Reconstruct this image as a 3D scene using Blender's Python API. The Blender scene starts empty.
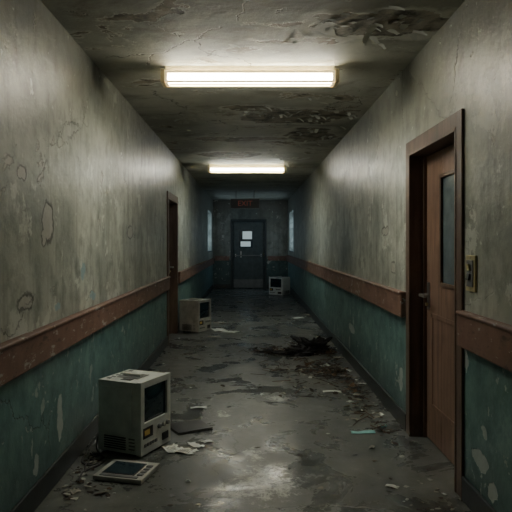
import bpy, bmesh, math, random
from mathutils import Matrix, Vector, Euler, noise as mnoise
R = random.Random(7)
XL, XR, H, YE, YB = -1.14, 1.17, 2.72, 18.5, -5.0
CAMH = 1.4
col = bpy.context.scene.collection

# ---------------------------------------------------------------- node helper
class G:
    def __init__(s, name):
        s.m = bpy.data.materials.new(name); s.m.use_nodes = True
        s.nt = s.m.node_tree; s.n = s.nt.nodes; s.l = s.nt.links
        s.b = s.n['Principled BSDF']
        s.pos = s.n.new('ShaderNodeNewGeometry').outputs['Position']
    def put(s, sock, v):
        if v is None: return
        if isinstance(v, bpy.types.NodeSocket): s.l.new(v, sock)
        else:
            if sock.type == 'RGBA' and len(v) == 3: v = (*v, 1)
            sock.default_value = v
    def objco(s): return s.n.new('ShaderNodeTexCoord').outputs['Object']
    def noise(s, vec, scale, detail=4, rough=.55, dist=0.0, out='Fac'):
        n = s.n.new('ShaderNodeTexNoise'); s.put(n.inputs['Vector'], vec)
        n.inputs['Scale'].default_value = scale; n.inputs['Detail'].default_value = detail
        n.inputs['Roughness'].default_value = rough; n.inputs['Distortion'].default_value = dist
        return n.outputs[out]
    def vor(s, vec, scale, feature='DISTANCE_TO_EDGE'):
        n = s.n.new('ShaderNodeTexVoronoi'); n.feature = feature
        s.put(n.inputs['Vector'], vec); n.inputs['Scale'].default_value = scale
        return n.outputs['Distance']
    def math(s, op, a, b=0.0, clamp=False):
        n = s.n.new('ShaderNodeMath'); n.operation = op; n.use_clamp = clamp
        s.put(n.inputs[0], a); s.put(n.inputs[1], b); return n.outputs[0]
    def vm(s, op, a, b=None):
        n = s.n.new('ShaderNodeVectorMath'); n.operation = op
        s.put(n.inputs[0], a)
        if b is not None: s.put(n.inputs[1], b)
        return n.outputs['Value'] if op == 'LENGTH' else n.outputs['Vector']
    def mix(s, f, a, b, mode='MIX'):
        n = s.n.new('ShaderNodeMix'); n.data_type = 'RGBA'; n.blend_type = mode
        s.put(n.inputs[0], f); s.put(n.inputs[6], a); s.put(n.inputs[7], b)
        return n.outputs[2]
    def step(s, v, lo, hi):
        n = s.n.new('ShaderNodeMapRange'); s.put(n.inputs[0], v)
        n.inputs[1].default_value = lo; n.inputs[2].default_value = hi
        return n.outputs[0]
    def z(s):
        n = s.n.new('ShaderNodeSeparateXYZ'); s.put(n.inputs[0], s.pos); return n.outputs
    def scaled(s, v, k): return s.vm('MULTIPLY', v, k)
    def warp(s, amp, scale=6):
        c = s.noise(s.pos, scale, 5, .6, out='Color')
        c = s.vm('SUBTRACT', c, (.5, .5, .5)); c = s.scaled(c, (amp, amp, amp))
        return s.vm('ADD', s.pos, c)
    def blob(s, w, c, r, soft=.06):
        d = s.vm('SUBTRACT', w, c); d = s.scaled(d, tuple(1/k for k in r))
        L = s.vm('LENGTH', d)
        return s.step(L, 1+soft, 1-soft)
    def bump(s, h, strength=.3, dist=.01):
        n = s.n.new('ShaderNodeBump'); n.inputs['Strength'].default_value = strength
        n.inputs['Distance'].default_value = dist; s.put(n.inputs['Height'], h)
        s.l.new(n.outputs[0], s.b.inputs['Normal'])
    def done(s, color, rough=.6, metal=0.0, spec=None):
        s.put(s.b.inputs['Base Color'], color); s.put(s.b.inputs['Roughness'], rough)
        s.put(s.b.inputs['Metallic'], metal)
        if spec is not None: s.put(s.b.inputs['Specular IOR Level'], spec)
        return s.m

def simple(name, c, rough=.5, metal=0.0, var=.25, scale=9, bump=.15, spec=None):
    g = G(name); o = g.objco()
    a = tuple(k*(1-var) for k in c); b = tuple(min(1, k*(1+var)) for k in c)
    f = g.noise(o, scale, 6, .6)
    cc = g.mix(g.step(f, .3, .7), a, b)
    g.bump(g.noise(o, scale*6, 4), bump, .003)
    return g.done(cc, rough, metal, spec)

def emit(name, c, s):
    g = G(name); g.b.inputs['Base Color'].default_value = (*c, 1)
    g.b.inputs['Emission Color'].default_value = (*c, 1)
    g.b.inputs['Emission Strength'].default_value = s
    return g.m

# ---------------------------------------------------------------- surface mats
def wall_mat(name, zs, peels, dark=1.0, blues=()):
    g = G(name); sx, sy, sz = g.z()
    w = g.warp(.10, 13)
    n1 = g.noise(g.pos, .9, 5, .6); n2 = g.noise(g.pos, 7, 8, .65)
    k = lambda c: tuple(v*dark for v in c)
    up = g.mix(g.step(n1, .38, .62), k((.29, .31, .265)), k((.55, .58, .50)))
    up = g.mix(g.math('MULTIPLY', g.step(n2, .46, .66), .65), up, k((.17, .18, .148)))
    st = g.noise(g.scaled(g.pos, (5, 5, .5)), 1.6, 6, .65)
    up = g.mix(g.math('MULTIPLY', g.step(st, .50, .68), .6), up, k((.14, .145, .113)))
    fl = g.noise(g.vm('ADD', g.pos, (2, 5, 8)), 2.3, 10, .72, .2)
    up = g.mix(g.math('MULTIPLY', g.step(fl, .575, .59), .75), up, k((.62, .65, .57)))
    lo = g.mix(g.step(n1, .3, .7), k((.098, .20, .192)), k((.16, .29, .272)))
    lo = g.mix(g.math('MULTIPLY', g.step(n2, .42, .72), .75), lo, k((.048, .095, .093)))
    lo = g.mix(g.math('MULTIPLY', g.step(fl, .54, .60), .45), lo, k((.28, .42, .39)))
    base = g.mix(g.math('GREATER_THAN', sz, zs), lo, up)
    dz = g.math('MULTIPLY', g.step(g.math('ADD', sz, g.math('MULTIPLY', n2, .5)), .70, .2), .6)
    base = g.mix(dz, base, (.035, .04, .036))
    top_shade = g.math('MULTIPLY', g.step(g.math('ADD', sz, g.math('MULTIPLY', n1, 1.2)), 2.55, 3.25), .78)  # wall tops darken toward the ceiling: shade put into the paint colour
    base = g.mix(top_shade, base, k((.105, .106, .084)))
    # peeled areas
    p = g.noise(g.pos, 3.1, 9, .64, .4)
    pm = g.step(p, .655, .665)
    plow = g.noise(g.vm('ADD', g.pos, (3, 7, 1)), 6.5, 8, .68, .3)
    isl = g.math('LESS_THAN', sz, zs)
    pm2 = g.math('MULTIPLY', g.step(plow, .615, .625), isl)
    q = g.noise(g.vm('ADD', g.pos, (9, 1, 4)), 11, 6, .6, .3)
    qm = g.step(q, .685, .69)
    m = pm; edge = g.math('MULTIPLY', g.step(p, .645, .655), .5)
    for c, r in peels:
        bm_ = g.blob(w, c, r, .03); be = g.blob(w, c, tuple(k*1.16+.007 for k in r), .05)
        m = g.math('MAXIMUM', m, bm_); edge = g.math('MAXIMUM', edge, be)
    m = g.math('MAXIMUM', m, pm2)
    pc = g.mix(n2, (.58, .58, .52), (.30, .29, .24))
    plc = g.mix(n2, (.55, .60, .55), (.26, .31, .295))
    pc = g.mix(isl, pc, plc)
    base = g.mix(g.math('MULTIPLY', g.math('MULTIPLY', edge, g.math('SUBTRACT', 1.0, isl)), .8), base, (.07, .07, .057))
    base = g.mix(m, base, pc)
    base = g.mix(g.math('MULTIPLY', qm, .8), base, g.mix(isl, (.62, .66, .60), (.55, .60, .55)))
    for c, r in blues:
        base = g.mix(g.math('MULTIPLY', g.blob(w, c, r, .04), .85), base, (.27, .42, .46))
    cr = g.vor(g.warp(.35, 2.5), 1.1)
    cm = g.math('MULTIPLY', g.step(cr, .005, .002), g.step(n1, .52, .60))
    base = g.mix(g.math('MULTIPLY', cm, .5), base, (.08, .08, .07))
    h = g.math('ADD', g.math('MULTIPLY', n2, .6), g.math('MULTIPLY', m, -.6))
    h = g.math('SUBTRACT', h, cm)
    g.bump(h, .8, .014)
    return g.done(base, g.mix(n2, (.26,)*3, (.50,)*3))

MWL = wall_mat('wall_left_paint', .86, [((XL, 3.39, 1.52), (.3, .08, .10)), ((XL, 3.32, 1.43), (.3, .03, .05)),
        ((XL, 3.0, 1.75), (.3, .05, .03)), ((XL, 3.05, 1.1), (.3, .09, .035)),
        ((XL, 5.7, 1.5), (.3, .12, .05)), ((XL, 3.6, .35), (.3, .05, .14)), ((XL, 3.2, .22), (.3, .03, .06)), ((XL, 3.3, .5), (.3, .03, .04))],
        blues=[((XL, 4.1, 1.21), (.3, .05, .06)), ((XL, 4.35, 1.02), (.3, .09, .03)), ((XL, 3.55, 1.02), (.3, .05, .02))])
MWR = wall_mat('wall_right_paint', .94, [((XR, 5.2, 1.5), (.3, .12, .03)), ((XR, 4.9, 1.2), (.3, .07, .04)),
        ((XR, 4.65, .35), (.3, .05, .10)), ((XR, 3.05, .3), (.3, .10, .05)), ((XR, 3.0, .45), (.3, .03, .03)), ((XR, 6.9, .42), (.3, .2, .05)),
        ((XR, 2.9, .2), (.3, .05, .05))])
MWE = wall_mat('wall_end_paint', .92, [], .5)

def ceil_mat():
    g = G('ceiling_plaster'); w = g.warp(.55, 3.0)
    n1 = g.noise(g.pos, 1.0, 6, .6); n2 = g.noise(g.pos, 8, 8, .65)
    base = g.mix(g.step(n1, .38, .62), (.29, .29, .235), (.47, .475, .405))
    base = g.mix(g.math('MULTIPLY', g.step(n2, .45, .7), .45), base, (.17, .168, .13))
    st = g.noise(g.scaled(g.pos, (.6, 1, 1)), 1.7, 7, .7, .6)
    base = g.mix(g.math('MULTIPLY', g.step(st, .5, .66), .75), base, (.13, .122, .085))
    pn = g.noise(g.scaled(g.pos, (.8, 1.3, 1)), 2.2, 9, .68, .5)
    m = g.step(pn, .60, .607); e0 = g.step(pn, .575, .585)
    e = e0
    for c, r in [((.85, 3.6, H), (.42, .22, .5)), ((.45, 6.3, H), (.6, .35, .5)), ((.05, 5.9, H), (.3, .10, .5)),
                 ((.75, 7.4, H), (.3, .5, .5)), ((-.3, 9.0, H), (.5, .3, .5)), ((.35, 3.9, H), (.3, .05, .5)), ((-.15, 7.6, H), (.6, .18, .5)), ((-.6, 3.5, H), (.25, .05, .5))]:
        m = g.math('MAXIMUM', m, g.blob(w, c, r, .04))
        e = g.math('MAXIMUM', e, g.blob(w, c, (r[0]*1.25, r[1]*1.3, r[2]), .08))
    base = g.mix(g.math('MULTIPLY', e, .75), base, (.56, .56, .48))
    pc = g.mix(g.step(n2, .38, .56), (.075, .067, .045), (.30, .275, .205))
    base = g.mix(m, base, pc)
    cr = g.vor(g.warp(.5, 2.2), .8); cm = g.math('MULTIPLY', g.step(cr, .006, .003), g.step(n1, .50, .56))
    base = g.mix(g.math('MULTIPLY', cm, .7), base, (.05, .05, .04))
    h = g.math('SUBTRACT', g.math('SUBTRACT', g.math('MULTIPLY', n2, .6), g.math('MULTIPLY', m, .8)), cm)
    g.bump(h, .8, .016)
    return g.done(base, .7)

def floor_mat():
    g = G('floor_concrete'); n1 = g.noise(g.pos, .9, 6, .6); n2 = g.noise(g.pos, 9, 9, .7)
    n3 = g.noise(g.vm('ADD', g.pos, (4, 2, 0)), 2.4, 8, .65, .4)
    base = g.mix(g.step(n1, .35, .65), (.080, .088, .080), (.150, .160, .147))
    base = g.mix(g.math('MULTIPLY', g.step(n2, .4, .7), .65), base, (.043, .047, .043))
    base = g.mix(g.math('MULTIPLY', g.step(n3, .55, .7), .7), base, (.215, .225, .205))
    base = g.mix(g.math('MULTIPLY', g.step(n3, .45, .33), .75), base, (.026, .028, .026))
    w = g.warp(.34, 6)
    scuff = None
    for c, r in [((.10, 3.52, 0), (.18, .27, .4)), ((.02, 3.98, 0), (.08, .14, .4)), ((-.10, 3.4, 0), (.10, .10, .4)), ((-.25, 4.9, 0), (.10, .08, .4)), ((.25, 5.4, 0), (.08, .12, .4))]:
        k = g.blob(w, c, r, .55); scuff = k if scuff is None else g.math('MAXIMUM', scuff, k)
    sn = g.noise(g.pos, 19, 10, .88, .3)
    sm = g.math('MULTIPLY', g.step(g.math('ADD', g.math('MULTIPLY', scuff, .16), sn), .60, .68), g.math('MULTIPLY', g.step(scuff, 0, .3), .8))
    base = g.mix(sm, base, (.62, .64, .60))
    sp = g.step(g.noise(g.pos, 42, 3, .6), .67, .70)
    base = g.mix(g.math('MULTIPLY', sp, .6), base, (.38, .39, .36))
    cr = g.vor(g.warp(.6, 1.8), .55); cm = g.math('MULTIPLY', g.step(cr, .004, .002), g.step(n1, .42, .5))
    base = g.mix(g.math('MULTIPLY', cm, .7), base, (.02, .02, .018))
    g.bump(g.math('SUBTRACT', g.math('MULTIPLY', n2, .5), cm), .35, .008)
    rough = g.math('ADD', g.math('MULTIPLY', g.step(n3, .38, .62), .30), .17)
    return g.done(base, rough, 0, .6)

MCEIL, MFLOOR = ceil_mat(), floor_mat()
def rail_mat():
    g = G('rail_brown_paint'); n = g.noise(g.pos, 5, 7, .65); n2 = g.noise(g.scaled(g.pos, (1, .5, 1.5)), 14, 8, .7)
    c = g.mix(g.step(n, .35, .65), (.15, .080, .057), (.245, .142, .105))
    c = g.mix(g.step(n2, .60, .62), c, (.42, .40, .35))
    c = g.mix(g.math('MULTIPLY', g.step(n2, .42, .34), .8), c, (.06, .036, .026))
    g.bump(n2, .4, .006); return g.done(c, .5)
MRAIL = rail_mat()
def wood_mat(name, a, b):
    g = G(name); n = g.noise(g.scaled(g.pos, (9, 9, .7)), 2.5, 7, .6, .6); n2 = g.noise(g.pos, 6, 6)
    c = g.mix(g.step(n, .35, .65), a, b)
    c = g.mix(g.math('MULTIPLY', g.step(n2, .5, .75), .5), c, tuple(k*.4 for k in a))
    g.bump(n, .25, .004); return g.done(c, .45)
MDOOR = wood_mat('door_wood', (.165, .10, .072), (.27, .17, .125))
MFRAME = wood_mat('frame_wood', (.095, .060, .043), (.165, .107, .078))
MBASE = simple('baseboard_dark', (.03, .037, .036), .4)
MGREYDOOR = simple('end_door_paint', (.055, .075, .075), .45)
MGREYFR = simple('end_frame_paint', (.032, .042, .043), .45)
MBRASS = simple('aged_brass', (.60, .52, .28), .4, .4)
MSTEEL = simple('steel', (.5, .5, .48), .3, .9)
MBLK = simple('black_plastic', (.015, .015, .016), .35)
MSIGN = simple('sign_housing', (.03, .028, .027), .5)
MCABLE = simple('cable_rubber', (.05, .05, .05), .4)
MBEIGE = simple('beige_plastic', (.60, .63, .58), .42, var=.2)
MBEIGE_D = simple('grubby_plastic', (.42, .42, .38), .45, var=.3)
MWHITEP = simple('white_plastic', (.80, .84, .84), .4, var=.12)
MGREY = simple('grey_plastic', (.17, .175, .17), .45)
MSCREEN = simple('crt_glass', (.012, .03, .040), .08, var=.3, bump=0, spec=.8)
MGLASSD = simple('dark_glass', (.03, .05, .06), .1, bump=0, spec=.8)
MPANEG = simple('vision_glass', (.11, .145, .16), .18, bump=.05, spec=.8)
MPAPER = simple('paper', (.70, .73, .69), .8, var=.15, scale=14)
MPAPERD = simple('dirty_paper', (.34, .33, .28), .85, var=.3, scale=14)
MTEALP = simple('teal_card', (.26, .55, .54), .6)
MCHIP = simple('paint_chip', (.42, .43, .39), .8, var=.35, scale=3)
MCEILF = simple('ceiling_paint_flake', (.50, .51, .45), .8, var=.3, scale=3)
MLEAF = simple('dead_leaf', (.10, .06, .03), .8, var=.6, scale=5)
MLEAFD = simple('dark_leaf', (.04, .03, .02), .8, var=.5, scale=5)
MTWIG = simple('twig', (.07, .05, .032), .8, var=.4)
MCLOTH = simple('dark_cloth', (.012, .011, .011), .8, var=.4)
MENAMEL = simple('fixture_enamel', (.66, .58, .38), .4, var=.2)
MTUBE = emit('fluorescent_tube', (1.0, .98, .88), 52)
MTUBE2 = emit('fluorescent_tube_b', (.97, 1.0, .94), 40)
MRIM = emit('yellowed_diffuser_rim', (1.0, .80, .42), .8)
MADDWIN = emit('added_window_glow', (.50, .66, .80), 1.7)  # pale blue glow for the added side windows
MPANE = emit('lit_pane', (.60, .72, .72), .42)
MRED = emit('sign_red', (.45, .10, .07), .06)
MAMB = simple('amber_label', (.62, .42, .10), .5)

# ---------------------------------------------------------------- mesh builder
class B:
    def __init__(s): s.bm = bmesh.new(); s.mats = []
    def mi(s, m):
        if m not in s.mats: s.mats.append(m)
        return s.mats.index(m)
    def _fin(s, vs, m, M):
        bmesh.ops.transform(s.bm, matrix=M, verts=vs)
        k = s.mi(m)
        for f in {f for v in vs for f in v.link_faces}: f.material_index = k
    def box(s, lo, hi, m, rot=None):
        c = [(a+b)/2 for a, b in zip(lo, hi)]; d = [abs(b-a) for a, b in zip(lo, hi)]
        r = bmesh.ops.create_cube(s.bm, size=1)
        M = Matrix.Translation(c) @ (Euler(rot).to_matrix().to_4x4() if rot else Matrix()) @ Matrix.Diagonal((*d, 1))
        s._fin(r['verts'], m, M)
    def cyl(s, c, r, h, axis, m, seg=20, r2=None):
        q = bmesh.ops.create_cone(s.bm, cap_ends=True, segments=seg, radius1=r, radius2=r if r2 is None else r2, depth=h)
        rot = {'x': Euler((0, math.pi/2, 0)), 'y': Euler((-math.pi/2, 0, 0)), 'z': Euler((0, 0, 0))}[axis]
        s._fin(q['verts'], m, Matrix.Translation(c) @ rot.to_matrix().to_4x4())
    def grid(s, f, nu, nv, m):
        k = s.mi(m); V = [[s.bm.verts.new(f(i/nu, j/nv)) for j in range(nv+1)] for i in range(nu+1)]
        for i in range(nu):
            for j in range(nv):
                q = s.bm.faces.new((V[i][j], V[i+1][j], V[i+1][j+1], V[i][j+1])); q.material_index = k; q.smooth = True
    def poly(s, pts, m, th=0):
        k = s.mi(m); vs = [s.bm.verts.new(p) for p in pts]
        f = s.bm.faces.new(vs); f.material_index = k
        if th:
            r = bmesh.ops.extrude_face_region(s.bm, geom=[f])
            nv = [e for e in r['geom'] if isinstance(e, bmesh.types.BMVert)]
            bmesh.ops.translate(s.bm, vec=(0, 0, th), verts=nv)
    def obj(s, name, loc=(0, 0, 0), rz=0, bevel=0, seg=2):
        me = bpy.data.meshes.new(name)
        bmesh.ops.recalc_face_normals(s.bm, faces=s.bm.faces); s.bm.to_mesh(me); s.bm.free()
        for m in s.mats: me.materials.append(m)
        o = bpy.data.objects.new(name, me); col.objects.link(o)
        o.location = loc; o.rotation_euler = (0, 0, rz)
        if bevel:
            md = o.modifiers.new('bevel', 'BEVEL'); md.width = bevel; md.segments = seg
            md.limit_method = 'ANGLE'; md.angle_limit = math.radians(40)
        return o

# ---------------------------------------------------------------- room shell
T = .26
def wall(name, x0, x1, m, openings):
    b = B(); ys = YB
    for (a, c, z0, z1) in sorted(openings):
        b.box((x0, ys, 0), (x1, a, H), m)
        if z0 > 0: b.box((x0, a, 0), (x1, c, z0), m)
        b.box((x0, a, z1), (x1, c, H), m); ys = c
    b.box((x0, ys, 0), (x1, YE, H), m)
    return b.obj(name)
RD = (3.36, 4.36, 0, 2.05)
LD = (8.30, 9.30, 0, 2.03)
WN = (16.2, 17.8, 1.15, 2.30)  # opening for the added side windows, one per wall
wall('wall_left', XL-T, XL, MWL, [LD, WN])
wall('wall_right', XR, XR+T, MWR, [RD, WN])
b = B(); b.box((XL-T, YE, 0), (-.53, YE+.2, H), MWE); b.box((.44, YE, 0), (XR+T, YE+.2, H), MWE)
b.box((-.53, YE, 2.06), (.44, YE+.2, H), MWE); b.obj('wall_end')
b = B(); b.box((XL-T, YB-.2, 0), (XR+T, YB, H), MWE); b.obj('wall_back')
b = B(); b.box((XL-T, YB-.2, -.1), (XR+T, YE+.2, 0), MFLOOR); b.obj('floor')
b = B(); b.box((XL-T, YB-.2, H), (XR+T, YE+.2, H+.1), MCEIL); b.obj('ceiling')

def base(name, side, spans):
    b = B()
    for a, c in spans:
        if side < 0: b.box((XL, a, 0), (XL+.018, c, .13), MBASE)
        else: b.box((XR-.018, a, 0), (XR, c, .13), MBASE)
    b.obj(name, bevel=.005)
base('baseboard_left', -1, [(YB, LD[0]-.09), (LD[1]+.09, YE)])
base('baseboard_right', 1, [(YB, RD[0]-.09), (RD[1]+.09, YE)])
b = B(); b.box((XL+.018, YE-.018, 0), (-.62, YE, .13), MBASE); b.box((.53, YE-.018, 0), (XR-.018, YE, .13), MBASE); b.obj('baseboard_end', bevel=.004)

def rail(name, side, z0, z1, spans):
    b = B(); X = XL if side < 0 else XR; s = -side
    for a, c in spans:
        lo, hi = sorted((X, X+s*.045))
        b.box((lo, a, z0), (hi, c, z1), MRAIL)
        lo, hi = sorted((X, X+s*.055))
        b.box((lo, a, z1-.022), (hi, c, z1), MRAIL)
    b.obj(name, bevel=.009, seg=3)
rail('trim_handrail_left', -1, .765, .945, [(YB, LD[0]-.1), (LD[1]+.1, YE-.03)])
rail('trim_handrail_right', 1, .840, 1.035, [(YB, RD[0]-.1), (RD[1]+.13, YE-.03)])
b = B(); b.box((XL+.06, YE-.04, .86), (-.64, YE, 1.0), MRAIL); b.box((.55, YE-.04, .86), (XR-.06, YE, 1.0), MRAIL); b.obj('trim_handrail_end', bevel=.006)

# ---------------------------------------------------------------- doors
def side_door(name, side, op, glass=True, latch_far=True):
    X = XL if side < 0 else XR; s = side
    a, c, _, top = op
    def bx(b, x0, x1, y0, y1, z0, z1, m):
        lo, hi = sorted((X+s*x0, X+s*x1)); b.box((lo, y0, z0), (hi, y1, z1), m)
    b = B()
    cw = .085; pr = -.016
    bx(b, pr, 0, a-cw, a+.0, 0, top+cw, MFRAME); bx(b, pr, 0, c, c+cw, 0, top+cw, MFRAME)
    bx(b, pr, 0, a, c, top, top+cw, MFRAME)
    bx(b, pr-.004, .2, a, a+.022, 0, top, MFRAME); bx(b, pr-.004, .2, c-.022, c, 0, top, MFRAME)
    bx(b, pr-.004, .2, a, c, top-.022, top, MFRAME)
    bx(b, .08, .105, c-.04, c-.022, 0, top-.022, MFRAME); bx(b, .08, .105, a+.022, a+.04, 0, top-.022, MFRAME)
    y0, y1 = a+.026, c-.026; d0, d1 = .105, .15
    if glass:
        w0, w1, v0, v1 = 3.66, 4.00, 1.13, 1.84
        bx(b, d0, d1, y0, w0, .008, top-.026, MDOOR); bx(b, d0, d1, w1, y1, .008, top-.026, MDOOR)
        bx(b, d0, d1, w0, w1, .008, v0, MDOOR); bx(b, d0, d1, w0, w1, v1, top-.026, MDOOR)
        bx(b, .115, .123, w0, w1, v0, v1, MPANEG)
        for (p, q, r, t) in ((w0-.02, w0+.006, v0-.02, v1+.02), (w1-.006, w1+.02, v0-.02, v1+.02), (w0, w1, v0-.02, v0+.006), (w0, w1, v1-.006, v1+.02)):
            bx(b, .097, .11, p, q, r, t, MFRAME)
        bx(b, .099, .107, y0+.13, y1-.13, .25, .28, MDOOR); bx(b, .099, .107, y0+.13, y1-.13, .88, .91, MDOOR)
        bx(b, .099, .107, y0+.13, y0+.16, .25, .91, MDOOR); bx(b, .099, .107, y1-.16, y1-.13, .25, .91, MDOOR)
    else:
        bx(b, d0, d1, y0, y1, .008, top-.026, MDOOR)
    hy = y1-.07 if latch_far else y0+.07; dy = -1 if latch_far else 1
    bx(b, .093, .105, hy-.022, hy+.022, .93, 1.12, MSTEEL)
    b.cyl((X+s*.07, hy, 1.03), .011, .07, 'x', MSTEEL)
    lo, hi = sorted((hy-dy*.01, hy+dy*.12)); bx(b, .030, .050, lo, hi, 1.02, 1.04, MSTEEL)
    b.cyl((X+s*.087, hy, .965), .012, .02, 'x', MBRASS)
    for hz in (.25, 1.05, 1.85): b.cyl((X+s*.098, (y0-.002) if latch_far else (y1+.002), hz), .008, .09, 'z', MSTEEL)
    b.obj(name, bevel=.003)
side_door('door_1', 1, RD)
side_door('door_2', -1, LD, glass=False)

b = B(); y = YE
b.box((-.60, y-.03, 0), (-.53, y+.15, 2.13), MGREYFR); b.box((.44, y-.03, 0), (.51, y+.15, 2.13), MGREYFR); b.box((-.53, y-.03, 2.06), (.44, y+.15, 2.13), MGREYFR)
wx0, wx1, wz0, wz1 = -.33, .08, 1.26, 1.80
b.box((-.525, y+.04, .01), (wx0, y+.09, 2.055), MGREYDOOR); b.box((wx1, y+.04, .01), (.435, y+.09, 2.055), MGREYDOOR)
b.box((wx0, y+.04, .01), (wx1, y+.09, wz0), MGREYDOOR); b.box((wx0, y+.04, wz1), (wx1, y+.09, 2.055), MGREYDOOR)
b.box((wx0, y+.06, wz0), (wx1, y+.07, wz1), MGLASSD)
b.box((wx0+.04, y+.05, wz0+.03), (wx1-.06, y+.058, 1.45), MPANE); b.box((wx0+.10, y+.05, 1.52), (wx1-.02, y+.058, wz1-.04), MPANE)
b.box((wx0, y+.035, 1.47), (wx1, y+.06, 1.50), MGREYFR)
b.box((-.30, y+.028, .95), (-.26, y+.04, 1.15), MSTEEL); b.box((-.46, y-.005, 1.0), (.36, y+.015, 1.03), MGREY)
b.box((-.46, y+.0, .98), (-.43, y+.04, 1.06), MSTEEL); b.box((.33, y+.0, .98), (.36, y+.04, 1.06), MSTEEL)
b.box((-.5, y+.033, .02), (.41, y+.04, .28), MGREY)
b.obj('door_3', bevel=.003)

for i, (X, s) in enumerate(((XL, -1), (XR, 1))):  # side windows added to give the far end its bluish glow
    b = B(); a, c, z0, z1 = WN
    def bx(x0, x1, p, q, r, t, m):
        lo, hi = sorted((X+s*x0, X+s*x1)); b.box((lo, p, r), (hi, q, t), m)
    bx(.20, .21, a, c, z0, z1, MADDWIN)
    for p in (a, (a+c)/2-.02, c-.04): bx(.17, .20, p, p+.04, z0, z1, MGREYFR)
    for r in (z0, (z0+z1)/2, z1-.04): bx(.17, .199, a, c, r, r+.04, MGREYFR)
    bx(-.02, .20, a-.0, c+.0, z0-.0, z0+.02, MGREYFR)
    b.obj('added_window_%d' % (i+1), bevel=.003)

# ---------------------------------------------------------------- ceiling lights
def fixture(y, cx, L, tube):
    b = B(); h = L/2; z1 = H
    b.box((cx-h+.03, y-.035, z1-.05), (cx+h-.03, y+.035, z1), MENAMEL)
    for sy in (-1, 1):
        p, q = sorted((y+sy*.055, y+sy*.075))
        b.box((cx-h+.03, p, z1-.064), (cx+h-.03, q, z1-.046), MRIM)
        b.box((cx-h+.03, p, z1-.132), (cx+h-.03, q, z1-.118), MRIM)
    for e in (-1, 1):
        x0, x1 = sorted((cx+e*h, cx+e*(h-.03)))
        b.box((x0, y-.078, z1-.135), (x1, y+.078, z1-.035), MENAMEL)
        x0, x1 = sorted((cx+e*(h-.03), cx+e*(h-.05)))
        b.box((x0, y-.076, z1-.132), (x1, y+.076, z1-.045), MRIM)
    for yy in (-.030, .030): b.cyl((cx, y+yy, z1-.09), .025, L-.08, 'x', tube, 24)
    return b.obj('fluorescent_ceiling_light', bevel=.003)
fixture(4.5, .0, 1.32, MTUBE)
fixture(10.1, -.05, 1.32, MTUBE2)

b = B(); ys = 15.0
b.box((-.48, ys, 2.26), (.23, ys+.07, 2.51), MSIGN)
b.box((-.48, ys-.006, 2.495), (.23, ys, 2.51), MGREY); b.box((-.48, ys-.006, 2.26), (.23, ys, 2.275), MGREY)
for x in (-.35, .10): b.cyl((x, ys+.035, 2.61), .009, .22, 'z', MGREY, 10)
so = b.obj('exit_sign', bevel=.002)
cu = bpy.data.curves.new('exit_text', 'FONT'); cu.body = 'EXIT'; cu.size = .18; cu.extrude = .003; cu.align_x = 'CENTER'; cu.align_y = 'CENTER'
cu.materials.append(MRED)
to = bpy.data.objects.new('exit_text', cu); col.objects.link(to); to.parent = so
to.location = (-.125, ys-.004, 2.385); to.rotation_euler = (math.pi/2, 0, 0)

b = B(); y0, y1 = 3.09, 3.22
b.box((XR-.012, y0, 1.145), (XR, y1, 1.335), MBRASS); b.box((XR-.018, y0+.02, 1.17), (XR-.012, y1-.02, 1.31), MGREY)
b.box((XR-.028, y0+.045, 1.205), (XR-.018, y1-.045, 1.24), MBLK, (0, .25, 0)); b.box((XR-.028, y0+.045, 1.255), (XR-.018, y1-.045, 1.29), MBRASS, (0, -.25, 0))
for z in (1.158, 1.322): b.cyl((XR-.013, (y0+y1)/2, z), .004, .004, 'x', MSTEEL, 10)
b.obj('light_switch_panel', bevel=.002)

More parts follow.
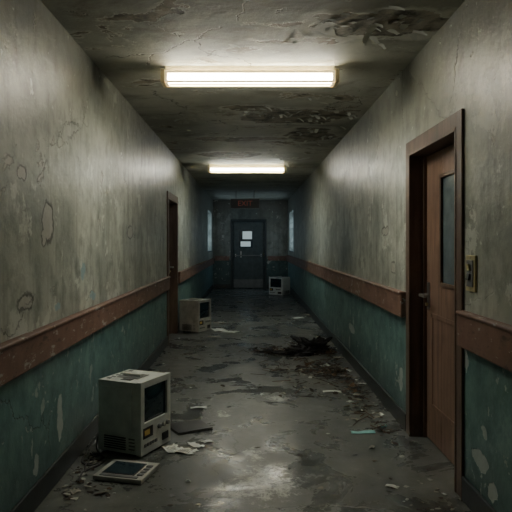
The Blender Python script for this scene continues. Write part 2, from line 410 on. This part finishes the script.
# ---------------------------------------------------------------- CRT units
def crt(loc, rz, body, W=.37, D=.37, Hh=.50):
    """screen on +x, plain side on -y"""
    b = B(); f = .018; w, d = W/2, D/2
    for sx in (-1, 1):
        for sy in (-1, 1): b.cyl((sx*(w-.05), sy*(d-.05), f/2), .018, f, 'z', MBLK, 14)
    b.box((-w, -d, f), (w-.03, d, Hh), body)
    zs0 = f+.20; x0, x1 = w-.035, w
    b.box((x0, -d-.006, Hh-.035), (x1, d+.006, Hh+.006), body)
    b.box((x0, -d-.006, f-.004), (x1, d+.006, zs0), body)
    b.box((x0, -d-.006, zs0), (x1, -d+.035, Hh-.035), body); b.box((x0, d-.035, zs0), (x1, d+.006, Hh-.035), body)
    b.box((w-.034, -d+.03, zs0-.004), (w-.018, d-.03, Hh-.03), MBLK)
    def scr(u, v):
        yy = -d+.045+u*(D-.09); zz = zs0+.01+v*(Hh-.055-zs0)
        bul = .014*(1-(2*u-1)**2)*(1-(2*v-1)**2)
        return (w-.016+bul, yy, zz)
    b.grid(scr, 12, 12, MSCREEN)
    b.box((w, -d+.02, f+.10), (w+.004, -d+.13, f+.17), MBLK); b.box((w+.004, -d+.03, f+.12), (w+.006, -d+.09, f+.155), MAMB)
    for i in range(3): b.cyl((w+.008, .03+i*.052, f+.14), .017, .018, 'x', MGREY, 18, .014)
    for i in range(5): b.box((w, -d+.03+i*.032, f+.045), (w+.007, -d+.05+i*.032, f+.065), MGREY)
    b.box((w, .07, f+.03), (w+.006, d-.03, f+.08), MBLK)
    for s in (-1, 1):
        y0, y1 = sorted((s*d, s*(d+.006)))
        b.box((-w+.03, y0, f+.13), (w-.075, y1, Hh-.04), body)
        for i in range(6):
            b.box((-w+.05, y0, f+.022+i*.015), (.05, y1, f+.029+i*.015), MBLK)
        for i in range(4): b.box((.075, y0, f+.028+i*.022), (.12, y1, f+.036+i*.022), MGREY)
    b.box((-.10, -.07, Hh), (.07, .07, Hh+.004), MGREY)
    b.box((-.085, -.018, Hh+.004), (.055, .018, Hh+.02), body)
    for i in range(6): b.box((-w+.03, -d+.05+i*.05, Hh), (-w+.06, -d+.07+i*.05, Hh+.003), MBLK)
    b.box((-.03, -d+.05, Hh), (.05, -d+.09, Hh+.003), MBLK)
    b.box((-w-.03, -d+.04, f+.05), (-w, d-.04, Hh-.05), MGREY)
    return b.obj('crt_monitor', loc, rz, bevel=.009, seg=3)
CR = [(-.79, 4.12), (-.87, 9.55), (.80, 16.2)]
crt((*CR[0], 0), math.radians(-24), MBEIGE, .345, .35, .485)
crt((*CR[1], 0), math.radians(-28), MBEIGE_D, .36, .36, .50)
crt((*CR[2], 0), math.radians(-125), MWHITEP, .40, .42, .48)

def cable(name, pts, r=.006, m=None):
    m = m or MCABLE
    c = bpy.data.curves.new(name, 'CURVE'); c.dimensions = '3D'; c.bevel_depth = r; c.bevel_resolution = 3
    s = c.splines.new('NURBS'); s.points.add(len(pts)-1)
    for p, q in zip(s.points, pts): p.co = (*q, 1)
    s.use_endpoint_u = True; s.order_u = 4; c.materials.append(m)
    o = bpy.data.objects.new(name, c); col.objects.link(o); return o
cable('power_cable', [(-.97, 4.19, .16), (-1.05, 4.2, .10), (-1.06, 4.1, .01), (-1.0, 3.98, .007), (-.95, 3.92, .007), (-1.0, 3.82, .007), (-1.07, 3.9, .007), (-1.0, 4.0, .014), (-.92, 3.86, .007), (-.95, 3.74, .007), (-1.04, 3.66, .007), (-1.0, 3.5, .007)], .007)
cable('power_cable', [(-.98, 4.22, .12), (-1.09, 4.15, .05), (-1.08, 4.0, .008), (-1.09, 3.8, .008), (-1.0, 3.75, .008), (-.98, 3.86, .012), (-1.05, 3.95, .016)], .005)
cable('power_cable', [(-.98, 4.03, .006), (-1.0, 3.90, .006), (-1.08, 3.84, .01), (-1.02, 3.72, .006), (-.93, 3.80, .018), (-.93, 3.90, .008), (-1.0, 3.96, .02), (-1.06, 3.78, .012), (-.98, 3.6, .006)], .004)

b = B()
b.box((-.155, -.14, .004), (.155, .14, .028), MBEIGE_D)
b.box((-.125, -.085, .028), (.085, .105, .031), MBLK); b.box((-.118, -.078, .031), (.078, .098, .0325), MGLASSD)
for i in range(4): b.box((.1, -.08+i*.045, .028), (.135, -.055+i*.045, .034), MGREY)
b.box((-.12, -.125, .028), (.12, -.10, .032), MGREY)
b.obj('flat_display_panel', (-.745, 3.64, 0), math.radians(-14), bevel=.005, seg=3)
b = B()
b.box((-.125, -.14, .0), (.125, .14, .005), MBLK); b.box((-.12, -.135, .005), (.12, .135, .012), MPAPERD); b.box((-.125, -.14, .012), (.125, .14, .017), MBLK)
b.box((-.13, -.14, 0), (-.12, .14, .017), MBLK)
b.obj('ring_binder', (-.46, 4.54, 0), math.radians(-60), bevel=.003)

# ---------------------------------------------------------------- papers
def sheet(name, loc, w, h, rz, m, lift=.012, tear=False, marks=False):
    b = B(); ph = R.random()*6
    nu = nv = 10
    def f(u, v):
        x, y = (u-.5)*w, (v-.5)*h
        if tear:
            x += .1*w*math.sin(v*17+ph)*(u); y += .12*h*math.sin(u*13+ph)*(v)
        z = .003+lift*abs(math.sin(u*3+ph)*math.sin(v*2.6+ph*1.3))
        return (x, y, z)
    b.grid(f, nu, nv, m)
    if marks:
        for i in range(5):
            k = .15+.15*i
            b.grid(lambda u, v: (lambda p: (p[0], p[1], p[2]+.0015))(f(.15+.6*u, k+.05*v)), 8, 1, MGREY)
    o = b.obj(name, loc, rz)
    md = o.modifiers.new('s', 'SOLIDIFY'); md.thickness = .0008; md.offset = 1
    return o
P = lambda px, py: ((px-250)*(CAMH*600/(py-243))/600, CAMH*600/(py-243), 0)
for (px, py, w, h, r, m, t, mk) in [
    (172, 450, .10, .13, .5, MPAPER, True, True), (186, 452, .13, .10, -.3, MPAPER, True, True), (196, 446, .06, .12, .9, MPAPER, True, False),
    (207, 442, .07, .05, .6, MPAPER, True, False), (332, 392, .17, .07, -.05, MPAPER, False, False), (363, 433, .18, .05, .05, MTEALP, False, False),
    (392, 487, .07, .04, -.5, MPAPER, True, False), (198, 408, .13, .06, .1, MPAPER, True, False), (219, 330, .20, .28, .3, MPAPER, True, False),
    (230, 332, .24, .16, -.4, MPAPER, True, False), (214, 337, .18, .12, .2, MPAPERD, True, False), (219, 323, .2, .2, .8, MPAPERD, True, False),
    (298, 318, .22, .2, .2, MPAPER, True, False), (306, 315, .12, .16, 1.0, MPAPERD, True, False), (343, 371, .15, .12, .3, MPAPER, True, False),
    (352, 378, .1, .07, -.3, MPAPERD, True, False), (240, 302, .2, .2, .4, MPAPERD, True, False), (75, 492, .05, .07, .5, MPAPERD, True, False), (188, 482, .03, .02, .4, MPAPER, True, False),
    (380, 415, .06, .05, .9, MPAPER, True, False), (262, 395, .03, .05, .2, MPAPER, True, False), (350, 402, .05, .04, .6, MPAPER, True, False), (372, 448, .05, .03, 1.2, MPAPERD, True, False),
    (325, 366, .12, .08, .4, MPAPER, True, False), (338, 358, .1, .1, .9, MPAPERD, True, False), (362, 384, .07, .06, .2, MPAPER, True, False), (288, 352, .12, .06, .2, MPAPERD, True, False),
    (383, 427, .05, .03, .4, MTEALP, True, False), (355, 420, .05, .04, .1, MPAPERD, True, False), (312, 378, .07, .05, .7, MPAPER, True, False)]:
    sheet('paper_scrap', P(px, py), w, h, r, m, tear=t, marks=mk)

# ---------------------------------------------------------------- debris
def flake(b, c, s, m, tilt=.3, n=7, up=True, th=.002):
    pts = []; ax = Vector((R.uniform(-1, 1), R.uniform(-1, 1), 0)).normalized(); a = R.uniform(-tilt, tilt)
    M = Matrix.Rotation(a, 3, ax)
    for i in range(n):
        t = 2*math.pi*i/n; r = s*R.uniform(.5, 1)
        pts.append(M @ Vector((r*math.cos(t), r*math.sin(t)*R.uniform(.5, 1), 0)))
    lo = min(p.z for p in pts); hi = max(p.z for p in pts)
    for p in pts:
        p.z += (-lo if up else -hi); p += Vector(c)
    b.poly([tuple(p) for p in pts], m, th if up else -th)

b = B()
for i in range(680):
    y = R.uniform(2.6, 17); side = R.random()
    if side < .26: x = XL+.03+abs(R.gauss(0, .14))
    elif side < .70: x = XR-.03-abs(R.gauss(0, .22))
    else: x = R.uniform(XL+.1, XR-.1)
    if not (XL+.06 < x < XR-.06): continue
    if any((x-p)**2+(y-q)**2 < .31**2 for p, q in CR): continue
    if (x+.745)**2+(y-3.64)**2 < .045 or (x+.46)**2+(y-4.54)**2 < .045: continue
    flake(b, (x, y, .001), R.choice([.006, .009, .014, .022]), R.choice([MCHIP, MCHIP, MPAPER, MPAPERD, MGREY, MTWIG, MLEAFD]), .25)
b.obj('fallen_paint_chips')
b = B()
for i in range(80):
    p = P(R.uniform(62, 112), R.uniform(460, 500))
    if p[0] < XL+.06 or (p[0]+.745)**2+(p[1]-3.64)**2 < .05 or (p[0]-CR[0][0])**2+(p[1]-CR[0][1])**2 < .075: continue
    flake(b, (p[0], p[1], .001), R.choice([.012, .02, .03]), R.choice([MCHIP, MPAPERD, MTWIG, MLEAFD, MLEAF]), .4)
b.obj('plaster_rubble')
b = B()
for i in range(40):
    flake(b, (min(XR-.06, R.gauss(.98, .08)), R.gauss(3.05, .25), .001), R.choice([.01, .014, .02]), R.choice([MCHIP, MPAPERD, MLEAFD, MTWIG]), .35)
b.obj('plaster_rubble')

def leaf_pile(name, clusters):
    b = B()
    for (cx, cy, sx, sy, n, hh) in clusters:
        for i in range(n):
            gx, gy = R.gauss(0, 1), R.gauss(0, 1); k = math.exp(-(gx*gx+gy*gy)/2)
            x, y = cx+gx*sx, cy+gy*sy
            if x > XR-.12 or x < XL+.12: continue
            z = .002+hh*k*R.random()
            q = R.random()
            if q < .55: flake(b, (x, y, z), R.uniform(.012, .042), R.choice([MLEAF, MLEAFD, MLEAFD, MTWIG, MPAPERD]), .7)
            else:
                L = R.uniform(.04, .20); a = R.uniform(0, math.pi); t = R.uniform(-.15, .12)
                b.box((x-L/2, y-.003, z+.006), (x+L/2, y+.003, z+.011), R.choice([MTWIG, MTWIG, MLEAF]), (0, t, a))
    return b.obj(name)
leaf_pile('dead_leaf_pile', [(.88, 6.45, .15, .25, 150, .06), (.5, 6.6, .2, .12, 45, .02), (1.0, 6.1, .06, .4, 60, .03), (.65, 7.0, .22, .15, 50, .02), (.98, 5.3, .06, .4, 55, .01), (.5, 5.9, .25, .3, 25, .004), (.98, 4.7, .06, .25, 20, .006)])
leaf_pile('dead_leaf_pile', [(.40, 7.75, .22, .12, 80, .03), (.78, 8.1, .22, .3, 80, .06), (.95, 7.6, .1, .2, 50, .05)])

def crumple(name, loc, rx, ry, rz_, rot, m, seed):
    bm = bmesh.new(); bmesh.ops.create_icosphere(bm, subdivisions=5, radius=1)
    for v in bm.verts:
        p = v.co.copy(); d = mnoise.noise(p*1.7+Vector((seed, 0, 0)))*.7+abs(mnoise.noise(p*3.6+Vector((0, seed, 0))))*.8+mnoise.noise(p*8)*.15
        p *= (.60+d); z = max(0, p.z+.15)
        v.co = Vector((p.x*rx, p.y*ry, z*rz_))
    for f in bm.faces: f.smooth = True
    me = bpy.data.meshes.new(name); bm.to_mesh(me); bm.free(); me.materials.append(m)
    o = bpy.data.objects.new(name, me); col.objects.link(o); o.location = loc; o.rotation_euler = (0, 0, rot)
crumple('crumpled_cloth', (.82, 7.75, .002), .25, .26, .17, .3, MCLOTH, 2.2)
crumple('crumpled_cloth', (.60, 7.55, .002), .24, .13, .07, -.2, MCLOTH, 5.1)
crumple('crumpled_cloth', (.26, 7.7, .002), .15, .10, .03, .1, MCLOTH, 8.4)

b = B()
def curl(b, c, L, W, ang, curlr, m):
    ca, sa = math.cos(ang), math.sin(ang); ph = R.random()*5
    def f(u, v):
        t = u*L; x = t; z = -curlr*(u**2)*L
        y = (v-.5)*W*(1-.45*u*u+.15*math.sin(u*9+ph))
        return (c[0]+x*ca-y*sa, c[1]+x*sa+y*ca, c[2]+z-.001)
    b.grid(f, 6, 4, m)
for (cx, cy, sx, sy, n) in [(.85, 3.62, .25, .15, 40), (.45, 6.3, .4, .25, 50), (.1, 6.0, .3, .12, 22), (.75, 7.4, .25, .35, 30), (-.3, 9, .4, .3, 12), (-.2, 7.6, .4, .15, 16), (.3, 3.9, .3, .05, 10)]:
    for i in range(n):
        x, y = R.gauss(cx, sx), R.gauss(cy, sy)
        if abs(y-4.5) < .2 or not (XL+.12 < x < XR-.12): continue
        curl(b, (x, y, H), R.uniform(.03, .09), R.uniform(.02, .06), R.uniform(0, 6.28), R.uniform(.1, .45), MCEILF)
b.obj('peeling_ceiling_paint')

# ---------------------------------------------------------------- world + camera
w = bpy.data.worlds.new('World'); bpy.context.scene.world = w; w.use_nodes = True
w.node_tree.nodes['Background'].inputs[0].default_value = (.3, .4, .45, 1)
w.node_tree.nodes['Background'].inputs[1].default_value = .01
cd = bpy.data.cameras.new('camera'); cam = bpy.data.objects.new('camera', cd); col.objects.link(cam)
cam.location = (0, 0, CAMH); cam.rotation_euler = (math.pi/2, 0, 0)
cd.sensor_width = 36; cd.lens = 600*36/512; cd.shift_x = 6/512; cd.shift_y = -13/512; cd.clip_start = .05
bpy.context.scene.camera = cam
